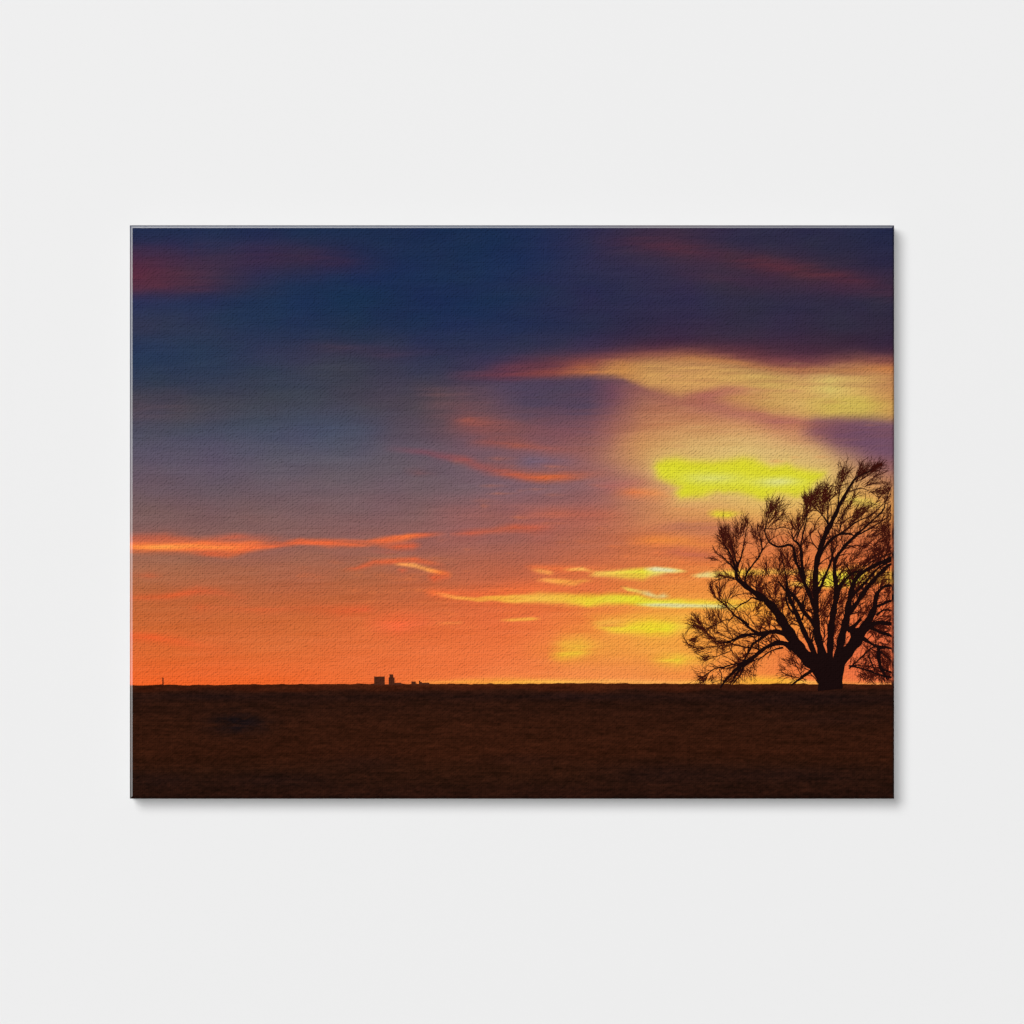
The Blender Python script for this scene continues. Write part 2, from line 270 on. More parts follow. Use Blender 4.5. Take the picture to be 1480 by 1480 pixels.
# the long yellow streak
H1=(246,112,58)
cloud([(610,855,5,5,H1,0),(628,857,6,6,H1,.9),(680,861,8,8,(238,112,62),.9),(740,858,11,11,(244,114,58),.9),(800,852,14,16,(236,112,60),.7),(860,850,14,20,(230,112,64),.5),(930,852,14,20,(236,120,62),0)])
cloud([(622,856,2,3,(255,128,64),0),(640,860,2.5,3,(255,142,72),.9),(660,864,2.5,2.5,(255,168,76),1),(690,867,3,3,(252,176,70),1),(720,865,4,4,(246,182,66),1),(745,865,6,7,(246,180,70),1),(780,864,7,8,(246,188,74),1),(815,866,8,8,(244,190,66),1),(850,868,8,8,(238,206,54),1),(880,867,8,7,(234,210,60),1),(920,868,8,7,(232,222,50),1),(950,872,6,6,(234,224,64),1),(1000,874,6,6,(244,216,60),1),(1060,874,6,6,(248,200,60),.95),(1110,874,6,6,(250,180,60),.5),(1180,874,6,6,(248,170,60),0)],4,4,1.3,.15)
cloud([(915,874,2,2,(222,216,130),0),(945,875,2.5,2.5,(220,214,150),1),(985,876,2.7,2.7,(222,214,160),1),(1040,877,3,3,(226,216,140),.9),(1080,876,2.5,2.5,(240,200,100),0)],3,3,.6)
cloud([(896,848,1.5,1.5,(240,200,90),0),(908,852,2.5,2.5,(240,206,86),1),(925,856,2.5,2.5,(238,200,100),1),(938,859,3.5,3,(226,214,150),1),(950,863,3,3,(232,206,120),1),(960,862,4,3,(224,214,150),.9),(972,862,3,3,(244,200,80),0)],3,3,.5)
cloud([(755,818,2,3,(246,110,60),0),(775,822,4,6,(244,118,64),.8),(830,824,5,6,(244,120,64),.8),(900,822,4,6,(244,130,64),0)])
cloud([(765,824,2,2,(248,160,82),0),(780,826,3,3,(250,166,84),.9),(795,828,3,3,(250,160,80),.9),(803,829,2,2,(248,160,82),0)],3,3,.6)
cloud([(812,824,1.5,2,(248,170,84),0),(826,824,2,2,(250,178,84),.9),(842,823,2.5,2.5,(250,182,90),1),(860,827,2.5,2.5,(248,160,76),.5),(870,828,2,2,(248,170,84),0)],3,3,.6)
cloud([(848,833,2,2,(250,180,80),0),(862,830,4,4,(246,190,90),1),(890,830,5,5,(244,206,80),1),(910,829,5.5,7,(238,218,70),1),(930,828,6,9,(236,222,62),1),(945,827,5,6,(236,220,100),1),(965,825,4,4,(236,218,120),1),(985,826,2.5,2.5,(244,206,110),.95),(997,827,1.5,1.5,(244,206,110),0)],4,4,.8,.1)
cloud([(928,823,1.5,2,(226,218,160),0),(948,823,3,3,(228,220,168),1),(970,825,2.5,2.5,(228,218,160),1),(985,826,1.5,1.5,(226,218,160),0)],3,3,.5)
cloud([(772,839,2,2,(250,150,76),0),(790,839,3,3,(250,162,80),.9),(808,841,3.5,4,(250,166,74),1),(830,842,3.5,4,(250,164,74),1),(845,839,2.5,3,(250,168,76),.9),(862,840,1.5,1.5,(250,150,76),0)],3,3,.7)
cloud([(995,832,1.5,1.5,(246,190,96),0),(1010,832,2.5,3,(240,212,130),1),(1022,831,3.5,4,(234,216,140),1),(1040,831,5,5,(248,206,90),1),(1070,829,5,5,(250,200,70),1),(1110,827,4,4,(250,190,84),.9),(1160,828,4,4,(250,190,84),.7),(1200,830,5,5,(250,190,84),.6),(1240,830,5,5,(250,190,84),0)],3.5,3.5,.8,.1)
cloud([(1130,843,5,5,(250,190,70),0),(1150,845,4,4,(250,190,80),.8),(1175,840,9,9,(250,204,70),.9),(1195,839,13,10,(240,222,64),1),(1215,838,13,11,(242,220,64),1),(1240,836,14,10,(242,216,70),1),(1260,836,12,8,(240,180,70),.7),(1300,836,10,8,(232,200,70),.9)],4,6,.6,.1)
cloud([(840,892,8,12,(242,160,64),0),(880,900,9,14,(244,176,66),.8),(940,902,12,16,(246,188,62),.9),(990,900,12,16,(244,186,66),.7),(1030,898,10,14,(240,160,64),0)],3,3)
cloud([(853,902,3,3,(244,176,72),0),(866,902,4,4,(246,180,74),.9),(890,900,4,4,(248,176,76),.8),(920,898,4,4,(244,170,70),0)])
cloud([(856,908,1.5,2,(246,190,62),0),(880,909,3,4,(246,200,62),.9),(910,908,7,7,(242,214,54),.95),(940,907,9,9,(238,226,44),1),(965,907,8,9,(238,224,48),1),(985,906,7,8,(244,206,66),.7),(1010,906,6,8,(246,190,62),0)],3,3)
cloud([(868,905,.8,1.2,(222,130,74),0),(880,905,1,1.5,(226,134,70),.7),(900,905,1,1.5,(230,140,70),.5),(910,905,.8,1,(222,130,74),0)])
cloud([(790,940,10,10,(240,166,62),0),(815,936,14,16,(240,172,60),.9),(840,934,14,16,(240,174,60),.9),(875,934,12,14,(242,160,64),.5),(900,936,10,12,(240,166,62),0)])
cloud([(790,949,4,4,(242,196,58),0),(812,948,5,5,(244,200,56),.9),(836,944,6,6,(242,196,56),.8),(860,940,5,6,(242,180,60),0)])
cloud([(935,954,6,6,(244,190,60),0),(960,954,8,8,(244,196,60),.9),(980,954,8,8,(242,206,58),1),(1000,953,7,8,(244,190,62),.7),(1040,952,6,8,(244,190,60),0)])
cloud([(580,988,3,6,(254,170,64),0),(640,987,3,6,(254,170,66),.6),(700,986,3.5,8,(254,180,66),.9),(740,986,4,8,(254,184,66),.9),(850,986,3.5,8,(252,180,84),.8),(960,987,3,8,(252,170,84),.8),(1060,986,4,8,(252,180,70),.9),(1090,984,5,10,(254,190,60),1),(1130,984,5,10,(254,196,60),1),(1170,987,3,8,(252,180,80),.8),(1300,989,2,8,(248,160,80),.6)],2,2,.3)
cloud([(1040,892,14,14,(246,176,56),0),(1100,885,14,16,(248,170,56),.5),(1160,900,20,22,(246,160,58),.6),(1200,900,20,22,(244,140,62),0)])
cloud([(1210,722,6,5,(232,200,90),0),(1235,724,7,7,(234,214,90),.8),(1262,727,7,7,(230,200,90),.7),(1285,732,6,6,(228,170,84),0)])
# thin dark warm gap above the small yellow flag
cloud([(960,722,7,7,(214,150,98),0),(1000,724,5,6,(220,160,98),.25),(1060,724,6,6,(224,176,100),.3),(1100,724,6,6,(224,176,100),0)])
cloud([(1020,743,3,3,(232,214,56),0),(1036,743,5,5,(232,220,46),.9),(1054,744,5,5,(232,222,46),1),(1068,742,3,3,(232,214,60),.4),(1080,742,3,3,(232,214,56),0)],2.5,2.5,.8)
SUNPATCH = [(947,676),(951,669),(962,665),(978,663),(1000,667),(1030,668),(1052,666),(1075,663),(1090,665),(1103,670),(1115,675),(1138,672),(1150,677),(1165,680),(1192,684),(1191,689),(1178,699),(1168,711),(1152,717),(1125,713),(1102,721),(1085,716),(1066,711),(1040,711),(1018,716),(985,719),(979,712),(984,704),(970,697),(953,689)]
def poly_dist(X, Y, pts):                     # signed distance, negative inside
    d = np.full(X.shape, 1e9); ins = np.zeros(X.shape, bool); n = len(pts)
    for i in range(n):
        ax, ay = pts[i]; bx, by = pts[(i + 1) % n]
        ex, ey = bx - ax, by - ay; t = np.clip(((X - ax) * ex + (Y - ay) * ey) / (ex * ex + ey * ey), 0, 1)
        d = np.minimum(d, np.hypot(X - ax - t * ex, Y - ay - t * ey))
        c = ((ay > Y) != (by > Y)) & (X < (bx - ax) * (Y - ay) / (by - ay + 1e-12) + ax); ins ^= c
    return np.where(ins, -d, d)
def sky_color(X, Y):
    wy = fbm(X, Y, 70, 14, 11) * 3.0; wf = fbm(X, Y, 18, 5, 21) * 1.3
    C = sample_base(X + fbm(X, Y, 90, 50, 5) * 26, Y + wy * 1.6)
    fibre = fbm(X, Y + 0.02 * X, 55, 4.5, 33)
    for rows, pu, pd, warp, fib in CLOUDS:
        r = np.array([[a, b_, u, d, *c, al] for a, b_, u, d, c, al in rows], float)
        lo, hi = r[0, 0], r[-1, 0]; yl = (r[:, 1] - r[:, 2] * 3.2).min() - 8; yh = (r[:, 1] + r[:, 3] * 3.2).max() + 8
        sel = (X >= lo) & (X <= hi) & (Y >= yl) & (Y <= yh)
        if not sel.any(): continue
        x = X[sel]; y = Y[sel] + warp * (0.45 * wy[sel] + wf[sel])
        v = [np.interp(x, r[:, 0], r[:, k]) for k in range(1, 8)]
        d = y - v[0]; up = d < 0
        q = np.where(up, -d / v[1], d / v[2]) / 1.1; p = np.where(up, pu, pd)
        mk = np.exp(-np.power(np.maximum(q, 1e-6), 1 + (p - 1) * .68)) * v[6] * .95 * np.clip(1 + fib * 2.4 * fibre[sel], 0, 1.25)
        mk = np.clip(mk, 0, 1)[:, None]
        C[sel] = C[sel] * (1 - mk) + np.stack(v[3:6], 1) * mk
    sel = (X > 890) & (X < 1250) & (Y > 610) & (Y < 775)
    if sel.any():
        x = X[sel]; y = Y[sel] + wf[sel] * 1.2; d = poly_dist(x, y, SUNPATCH)
        glow = np.exp(-np.maximum(d, 0) / 15.0) * 0.6; C[sel] = C[sel] * (1 - glow[:, None]) + np.array((228, 200, 116)) * glow[:, None]
        mk = 1 / (1 + np.exp(np.clip((d + wf[sel] * .8) / 2.7, -30, 30)))
        inner = np.exp(-((x - 1125) / 34) ** 2 - ((y - 697) / 7) ** 2) + 0.75 * np.exp(-((x - 1030) / 45) ** 2 - ((y - 692) / 9) ** 2)
        inner = np.clip(inner, 0, 1)[:, None]
        col = np.array((220, 216, 44)) * (1 - inner) + np.array((222, 220, 122)) * inner
        C[sel] = C[sel] * (1 - mk[:, None]) + col * mk[:, None]
    lum = C.mean(-1, keepdims=True)
    mott = np.stack([fbm(X, Y, 70, 30, 50), fbm(X, Y, 60, 34, 60), fbm(X, Y, 70, 40, 70)], -1)
    C = C + mott * (3.2 * np.clip(1.3 - lum / 160, 0.2, 1)) + (fibre * 5.5)[..., None] * np.clip(lum / 120, .12, 1)
    return C
def horizon(x):
    h = np.interp(x, [190, 300, 460, 600, 740, 850, 1000, 1080, 1150, 1190, 1240, 1293], [991, 990.4, 989.2, 989, 988.8, 988, 988.6, 989.5, 988.6, 989.6, 989.2, 989.8])
    return h + np.maximum(vnoise(x, x * 0, 4, 1, 83), .35) * -0.9 + .32 + vnoise(x, x * 0, 7, 1, 81) * 0.6 + vnoise(x, x * 0, 19, 1, 82) * 0.5
def field_color(X, Y):
    t = Y - 989.0
    keys = [-5, 2, 8, 12, 18, 30, 60, 100, 125, 145, 166]
    cr = [84, 76, 68, 50, 42, 50, 58, 60, 52, 47, 43]; cg = [34, 30, 27, 22, 19, 22, 25, 25, 23, 21, 18]; cb = [12, 12, 12, 12, 12, 11, 11, 10, 10, 10, 10]
    tt = t + fbm(X, Y, 60, 10, 90) * 5 * np.clip(t / 10, 0, 1)
    C = np.stack([np.interp(tt, keys, k) for k in (cr, cg, cb)], -1)
    C *= np.interp(X, [190, 300, 740, 1000, 1293], [.94, .92, 1.0, .94, .9])[..., None] ** (0.8)
    C = C * np.array((.92, .95, 1.0))
    b_ = np.exp(-((X - 345) / 40) ** 2 - ((Y - 1046) / 15) ** 2)[..., None] * 1.0 * np.clip(.8 + .7 * fbm(X, Y, 14, 5, 120), 0, 1)[..., None]
    C = C * (1 - b_) + np.array((20, 13, 16)) * b_
    for cx, cy, rx, ry, a in ((300, 1008, 60, 5, .3), (840, 1007, 90, 5, .35), (1170, 1012, 120, 12, .3), (1200, 1040, 70, 10, .2), (960, 1118, 90, 16, .3), (400, 1128, 80, 12, .3), (230, 1128, 50, 12, .3), (1140, 1120, 120, 12, .3), (760, 1098, 60, 8, .15), (525, 1104, 60, 14, .2)):
        k = (np.exp(-((X - cx) / rx) ** 2 - ((Y - cy) / ry) ** 2) * a)[..., None]; C = C * (1 - k) + np.array((28, 16, 18)) * k
    n = fbm(X, Y, 50, 4, 95, 4) * 9 + fbm(X, Y, 14, 2.6, 99, 2) * 8 + fbm(X, Y, 4.5, 2.4, 105, 1) * 7
    C = C + n[..., None] * np.array((1.0, .55, .4))
    return C
def picture(X, Y):
    C = sky_color(X, np.minimum(Y, 995)); F = field_color(X, Y)
    k = np.clip((Y - horizon(X)) / 1.2 + 0.5, 0, 1)[..., None]
    return C * (1 - k) + F * k
def ink(C): return lin(C) * GAIN

def sheet(name, xs, Y, color, out, parent):   # Y: (rows, len(xs)) photo rows
    X = np.broadcast_to(xs[None, :], Y.shape).astype(float)
    co = np.stack([(X - 740.5) / 1000 - ROOT[0], np.full(X.shape, -DEPTH - out), (740.5 - Y) / 1000 - ROOT[2]], -1).reshape(-1, 3)
    ny, nx = Y.shape; i = np.arange((ny - 1) * nx).reshape(ny - 1, nx)[:, :-1].ravel()
    f = np.stack([i, i + nx, i + nx + 1, i + 1], 1)
    return mesh_obj(name, co, f, M_PRINT, parent, ink(color(X, Y)).reshape(-1, 3))

root = bpy.data.objects.new('canvas_print', None); scene.collection.objects.link(root); root.location = ROOT
root['label'] = 'frameless stretched canvas print of a bare tree at sunset, hanging on a white wall'
root['category'] = 'canvas print'
FX0, FX1, FY0, FY1 = X0 + CH, X1 - CH, Y0 + CH, Y1 - CH
xs = np.linspace(FX0, FX1, 960)
hz = horizon(xs)
v = np.linspace(0, 1, 600)[:, None]
sk = sheet('printed_sky', xs, FY0 + (hz[None, :] - FY0) * v, sky_color, 0, root)
v = np.linspace(0, 1, 150)[:, None]
fd = sheet('printed_field', xs, hz[None, :] + (FY1 - hz[None, :]) * v, field_color, 0, root)
sk['label'] = 'dark blue sky turning orange with yellow and red cloud streaks'
fd['label'] = 'dark brown flat field below the horizon'

# wrapped edges: rounded fold, then the side down to the wall, the picture running on round it
def wrapped_edge(side):
    n = 420 if side in 'tb' else 320
    prof = [(0, 0), (.5, .22), (.93, .44), (1.0, 1.0)] if side in 'tl' else [(0, 0), (.25, .12), (.6, .75), (1.0, 1.6)]   # outwards share of CH, backwards share; right and bottom steeper to look shaded
    back = 2.2
    t = np.linspace(0, 1, n)
    V = []; C = []
    rows = [(o * CH, b_ * back) for o, b_ in prof] + [(CH, 8.0), (CH, DEPTH * 1000 - .5)]
    for o, bk in rows:
        ax0, ax1, ay0, ay1 = FX0 - o, FX1 + o, FY0 - o, FY1 + o
        if side == 't': X = ax0 + (ax1 - ax0) * t; Y = np.full(n, ay0)
        if side == 'b': X = ax0 + (ax1 - ax0) * t; Y = np.full(n, ay1)
        if side == 'l': Y = ay0 + (ay1 - ay0) * t; X = np.full(n, ax0)
        if side == 'r': Y = ay0 + (ay1 - ay0) * t; X = np.full(n, ax1)
        V.append(np.stack([(X - 740.5) / 1000 - ROOT[0], np.full(n, -DEPTH + bk / 1000), (740.5 - Y) / 1000 - ROOT[2]], -1))
        mx = np.clip(X + (bk if side == 'l' else -bk if side == 'r' else 0), FX0, FX1)
        my = np.clip(Y + (bk if side == 't' else -bk if side == 'b' else 0), FY0, FY1)
        col = picture(mx, my)
        if side == 'r':                       # the crown of the tree runs on round this edge
            k = np.clip((my - 735) / 40, 0, 1) * np.clip((996 - my) / 4, 0, 1) * np.clip(.62 + .5 * vnoise(my, my * 0, 5, 1, 77), .25, 1)
            col = col * (1 - k[:, None]) + np.array((34, 12, 10)) * k[:, None]
        C.append(ink(col))
    V = np.concatenate(V); C = np.concatenate(C)
    i = (np.arange(len(rows) - 1)[:, None] * n + np.arange(n - 1)[None, :]).ravel()
    f = np.stack([i, i + 1, i + n + 1, i + n], 1)
    if side in 'lb': f = f[:, ::-1]
    e = mesh_obj('wrapped_edge', V, f, M_EDGE if side in 'tl' else M_PRINT, root, C)  # coated copy for the lit folds, plain copy for the shaded ones
    e.data.materials.append(M_SIDE)           # unseen side made neutral grey, so it throws no orange on the wall
    k = (len(prof) - 1) * (n - 1)
    mi = np.zeros(len(f), dtype=np.int32); mi[k:] = 1
    e.data.polygons.foreach_set('material_index', mi)
    return e
for s, lab in (('t', 'top edge of the canvas with an added highlight'), ('l', 'left edge of the canvas with an added highlight'), ('r', 'dark right edge of the canvas'), ('b', 'dark bottom edge of the canvas')):
    wrapped_edge(s)['label'] = lab

# ------------------------------------------------------------------ shapes printed on the horizon
def flat(name, polys, rgb, out, parent, label=None):
    V = []; F = []; C = []
    for k, (x0, y0, x1, y1) in enumerate(polys):
        b_ = len(V)
        V += [P(x0, y1, out + k * 3e-5), P(x1, y1, out + k * 3e-5), P(x1, y0, out + k * 3e-5), P(x0, y0, out + k * 3e-5)]
        F.append((b_, b_ + 1, b_ + 2, b_ + 3)); C += [ink(rgb)] * 4
    o = mesh_obj(name, V, F, M_PRINT, parent, C)
    if label: o['label'] = label
    return o
BC = (74, 36, 22)
flat('printed_building', [(541.3, 978.4, 556.6, 991), (540, 988.6, 541.6, 991)], BC, 8e-5, root, 'broad square block on the horizon')
flat('printed_building', [(562.2, 979.6, 570.8, 991), (563.4, 975.2, 568.8, 980), (570.5, 987.4, 580.5, 991), (580, 988.3, 582.5, 991)], BC, 8e-5, root, 'grain elevator tower with a raised top and low annex')
flat('printed_building', [(595, 985.4, 601.5, 991), (596, 988.2, 603, 991)], BC, 8e-5, root, 'tiny low shed on the horizon')
flat('printed_building', [(606.0, 984.4, 608.0, 991), (606.6, 986.0, 610.2, 991), (609.8, 987.3, 621, 991)], BC, 8e-5, root, 'tiny low shed with a chimney and long lean-to')
flat('printed_pole', [(235.2, 980, 236.9, 993)], (60, 24, 18), 8e-5, root, 'thin lone pole on the horizon')

# ------------------------------------------------------------------ the bare tree
rnd = random.Random(4)
class Strips:
    def __init__(s): s.V = []; s.F = []; s.C = []
    def add(s, pts, lift=None):
        """pts: (x, y, width) in photo pixels; one tapered ribbon of ink"""
        pts = [p for p in pts]
        cut = []
        for p in pts:
            cut.append(p)
            if p[0] > FX1 + 6: break
        pts = cut
        if len(pts) < 2: return
        out = 1.6e-4 + (rnd.random() * .5 if lift is None else lift) * 2.4e-4
        base = len(s.V); n = len(pts)
        for i, (x, y, w) in enumerate(pts):
            kk = 1 if w < 3 else 4; a = pts[max(0, i - kk)]; c = pts[min(n - 1, i + kk)]
            dx, dy = c[0] - a[0], c[1] - a[1]; l = math.hypot(dx, dy) or 1
            nx, ny = -dy / l * w / 2, dx / l * w / 2
            k = min(1, max(0, (w - .7) / 1.6)); col = [a_ * (1 - k) + b_ * k for a_, b_ in zip((60, 17, 10), (24, 9, 9))]
            for sg in (1, -1):
                xx = min(x + sg * nx, FX1 - 0.05); s.V.append(P(xx, y + sg * ny, out)); s.C.append(col)
        for i in range(n - 1):
            b_ = base + 2 * i; s.F.append((b_, b_ + 1, b_ + 3, b_ + 2))
S = Strips()
def smooth(pts, step=2.0, wob=0.35):
    """Catmull-Rom through traced points with a little knottiness"""
    if len(pts) < 3: pts = [pts[0], tuple((a + b_) / 2 for a, b_ in zip(pts[0], pts[1])), pts[1]]
    q = [pts[0]] + list(pts) + [pts[-1]]; out = []
    ph = rnd.random() * 9
    for i in range(1, len(q) - 2):
        p0, p1, p2, p3 = q[i - 1:i + 3]; L = math.hypot(p2[0] - p1[0], p2[1] - p1[1]); n = max(1, int(L / step))
        for k in range(n):
            t = k / n
            out.append(tuple(0.5 * (2 * p1[j] + (p2[j] - p0[j]) * t + (2 * p0[j] - 5 * p1[j] + 4 * p2[j] - p3[j]) * t * t + (3 * p1[j] - p0[j] - 3 * p2[j] + p3[j]) * t ** 3) for j in range(3)))
    out.append(pts[-1])
    return [(x + wob * math.sin(i * .9 + ph) * rnd.random(), y + wob * math.cos(i * .7 + ph) * rnd.random(), max(.35, w * (1 + .12 * math.sin(i * .55 + ph) + .06 * (rnd.random() - .5)))) for i, (x, y, w) in enumerate(out)]
# traced limbs; T4: zoom of origin (960,640) at 4x, TD: (970,820) at 7.789x, TB: (1130,640) at 8.222x, TC: (1130,820) at 7.789x
def T(ox, oy, s): return lambda pts: [(ox + u / s, oy + v_ / s, w / s) for u, v_, w in pts]
A = T(960, 640, 4.0); B = T(1130, 640, 8.222); Cc = T(1130, 820, 7.789); D = T(970, 820, 7.789)
LIMBS = []
def limb(pts): p = smooth([(x, y, w * (.9 if w > 2 else 1)) for x, y, w in pts]); LIMBS.append(p); S.add(p, .6 + .4 * rnd.random()); return p
# trunk
S.add(A([(962,1430,140),(962,1420,147),(962,1390,140),(958,1360,154),(952,1330,180),(948,1305,196),(946,1285,190),(946,1270,160)]), .9)
limb(A([(900,1320,70),(850,1265,90),(790,1205,82),(735,1120,72),(690,1040,60),(640,965,50),(580,905,42),(520,865,34),(460,820,30),(425,790,24),(418,750,19),(425,710,14)]))
limb(A([(420,760,16),(405,700,11),(380,640,8),(350,590,6),(325,545,3)])); limb(A([(425,720,14),(450,650,9),(462,580,6),(475,520,4),(485,460,2)]))
limb(A([(425,715,12),(410,660,9),(395,600,6),(370,540,3)])); limb(A([(415,740,12),(380,700,8),(340,665,6),(300,640,3)]))
limb(A([(470,815,14),(475,765,12),(515,705,11),(550,660,10),(567,610,8),(555,550,6),(540,500,3)])); limb(A([(560,640,7),(600,580,5),(640,545,3)]))
limb(A([(405,790,9),(370,780,6),(330,790,4),(300,800,3)]))
# left middle limbs
limb(A([(745,1150,40),(700,1110,34),(650,1093,28),(600,1098,26),(550,1105,24),(500,1075,15),(450,1030,13),(405,995,11),(370,955,8),(330,920,6),(295,890,4),(272,840,3)]))
limb(A([(600,1100,24),(560,1135,18),(520,1160,16),(495,1200,13),(475,1240,13),(455,1275,14)]))
limb(A([(560,1110,20),(500,1108,16),(440,1118,14),(395,1145,13),(350,1155,9),(300,1150,7)]))
limb(D([(1040,375,40),(980,365,28),(910,345,20),(860,390,16),(790,420,14),(740,460,13),(710,510,11),(700,560,12),(660,595,13),(600,600,11),(520,640,10),(450,670,10),(390,700,9),(340,690,7),(280,650,6),(230,600,4)]))
limb(D([(730,470,8),(680,430,8),(640,400,7),(560,380,6),(500,340,5),(450,280,4),(440,210,3)]))
limb(D([(700,520,7),(650,460,7),(610,400,5),(560,300,4),(520,200,3)]))
limb(D([(1000,930,14),(920,905,13),(820,900,12),(740,875,13),(660,855,13),(580,850,11),(500,815,10),(430,760,9),(380,700,8),(300,650,5)]))
limb(D([(720,870,9),(600,885,8),(440,900,8),(330,920,8),(250,905,6),(170,850,3)])); limb(D([(690,935,9),(600,975,8),(500,1010,7),(430,1035,5),(370,1065,4)]))
limb(D([(870,880,16),(870,940,14),(850,1000,14),(830,1050,20)])); limb(D([(880,650,8),(870,580,7),(880,520,6),(930,490,5),(980,485,4)]))
limb(D([(880,650,20),(800,590,14),(740,550,12)])); limb(D([(700,800,9),(640,700,7),(640,640,6),(690,570,5)])); limb(D([(900,700,6),(820,750,6),(740,740,5),(690,690,4)]))
limb(D([(850,790,12),(760,800,12),(680,810,10),(600,770,8),(540,740,6)])); limb(D([(960,790,22),(880,775,18),(800,790,16),(720,830,12),(690,870,10),(680,940,9)]))
# drooping left limb
limb(A([(745,1190,52),(700,1163,36),(650,1160,30),(600,1180,25),(550,1215,24),(510,1250,27),(465,1278,32),(430,1300,24),(395,1335,18),(365,1365,15),(345,1390,12),(325,1420,8)]))
limb(A([(470,1280,14),(400,1282,9),(345,1300,8),(300,1305,7),(260,1330,6),(215,1360,5)])); limb(A([(450,1290,16),(420,1340,12),(395,1380,9),(380,1405,6)]))
limb(A([(460,1280,12),(450,1330,10),(420,1370,7),(395,1395,5)])); limb(A([(690,1185,12),(620,1205,9),(560,1245,7),(500,1270,7),(440,1320,5)]))
limb(A([(320,1310,6),(335,1350,5),(330,1400,3)])); limb(A([(260,1330,5),(240,1370,4),(215,1390,3)]))
# second stem
limb(A([(890,1275,44),(853,1180,34),(822,1120,34),(800,1070,31),(775,1010,29),(745,945,26),(722,890,22),(712,830,14),(705,770,9),(690,700,7),(680,640,5)]))
limb(A([(880,1075,30),(845,1020,26),(805,975,24),(775,920,22),(740,875,22),(700,850,12),(660,800,8)])); limb(Cc([(330,860,30),(350,800,24),(360,700,20)]))
limb(Cc([(230,600,24),(250,520,22),(245,420,22),(265,320,16),(285,250,14)])); limb(Cc([(120,480,18),(200,490,16),(310,490,16),(350,470,12)]))
limb(Cc([(60,200,20),(110,310,24),(200,390,24),(260,470,24)])); limb(Cc([(60,200,24),(50,330,24),(70,430,24),(130,520,28)]))
limb(Cc([(10,560,30),(40,650,40),(60,700,40)]))
# third stem with its kinked left fork
limb(A([(928,1280,60),(907,1190,52),(890,1120,48),(882,1040,42),(878,960,38),(878,880,36),(875,800,35),(880,720,35),(892,655,34),(912,590,32),(935,530,31),(965,470,30),(990,420,26),(1012,370,22),(1035,325,19),(1062,278,17),(1085,238,14),(1115,203,10),(1160,180,7),(1205,155,6),(1240,118,3)]))
limb(A([(875,960,34),(848,895,27),(825,840,25),(802,780,22),(780,725,21),(762,685,19),(755,640,17),(745,603,15),(722,592,15),(690,600,15),(655,602,13),(622,587,11),(598,557,10),(584,520,8),(592,475,6),(605,425,4),(630,370,3),(660,330,2)]))
limb(A([(815,800,22),(800,730,21),(795,650,20),(790,610,17),(768,577,15),(748,560,10),(740,520,7),(745,480,4)])); limb(A([(790,610,10),(800,545,8),(818,480,8),(826,430,6),(825,385,5),(830,330,3)]))
limb(A([(745,560,9),(770,520,7),(790,470,4)])); limb(A([(590,500,6),(640,500,5),(690,490,5),(740,505,4)]))
limb(A([(890,680,18),(930,605,17),(975,555,18),(1020,530,15),(1070,528,13),(1110,545,9)])); limb(A([(1020,530,10),(1060,500,8),(1120,455,7),(1180,430,6),(1230,390,5),(1270,350,4),(1310,300,3)]))
limb(A([(885,870,22),(910,825,19),(935,765,16),(960,705,14),(975,650,11),(985,610,7)])); limb(A([(955,478,16),(930,440,9),(905,408,7),(875,380,5),(850,340,3)]))
limb(B([(550,960,20),(550,850,12),(560,760,10),(570,700,8),(640,620,5)])); limb(B([(670,760,20),(680,660,14),(690,560,11),(680,480,8),(700,390,4)]))
limb(B([(740,700,12),(790,590,12),(860,565,10),(960,545,9),(1050,580,7),(1130,640,5)])); limb(B([(650,960,12),(760,830,10),(830,720,8),(880,620,6)]))
limb(B([(680,1080,16),(720,930,14),(750,820,12),(820,700,8),(870,620,5)])); limb(B([(620,960,10),(720,960,9),(800,900,8),(880,870,8),(960,850,7)]))
limb(B([(830,480,14),(900,400,10),(980,320,7),(1060,250,4)])); limb(B([(880,470,12),(980,420,9),(1060,350,7),(1140,300,6),(1190,230,4)])); limb(B([(860,460,8),(920,340,5),(940,250,3)]))
limb(B([(1000,370,6),(1100,400,5),(1200,370,4)])); limb(B([(680,560,8),(640,480,5),(700,350,3)])); limb(B([(480,850,10),(420,800,7),(360,740,5),(300,690,4)]))
limb(B([(270,930,18),(290,860,12),(300,800,9),(280,700,6),(260,650,3)])); limb(B([(180,1130,18),(230,1020,15),(280,930,12)])); limb(B([(290,850,9),(350,760,7),(400,680,5),(430,600,3)]))
limb(B([(380,1060,12),(400,980,8),(440,900,7),(500,850,6)])); limb(B([(240,1220,12),(300,1130,10),(380,1050,9)])); limb(B([(480,860,8),(490,760,6),(560,640,4),(580,560,3)]))
# fourth stem
limb(A([(958,1270,46),(962,1170,42),(966,1080,45),(977,1000,41),(990,925,37),(1000,870,37),(992,800,29),(986,740,25),(990,685,23),(1015,640,22),(1050,595,21),(1090,555,21),(1135,515,14),(1185,470,10),(1235,425,9),(1270,385,8),(1280,345,7),(1300,290,5),(1318,235,3)]))
limb(B([(870,1120,24),(960,1070,20),(1060,1020,17),(1150,960,13),(1230,910,11),(1345,835,9),(1400,800,6)])); limb(B([(1180,930,8),(1230,860,7),(1290,760,6),(1330,670,4)]))
limb(B([(680,1090,14),(790,1010,11),(880,910,10),(960,860,9),(1040,780,8),(1110,730,7),(1170,650,6),(1270,570,4)])); limb(A([(985,690,9),(968,620,7),(975,570,5)]))
limb(B([(640,1300,12),(650,1200,11),(660,1100,9)])); limb(B([(630,1300,10),(600,1230,7),(590,1160,5)]))
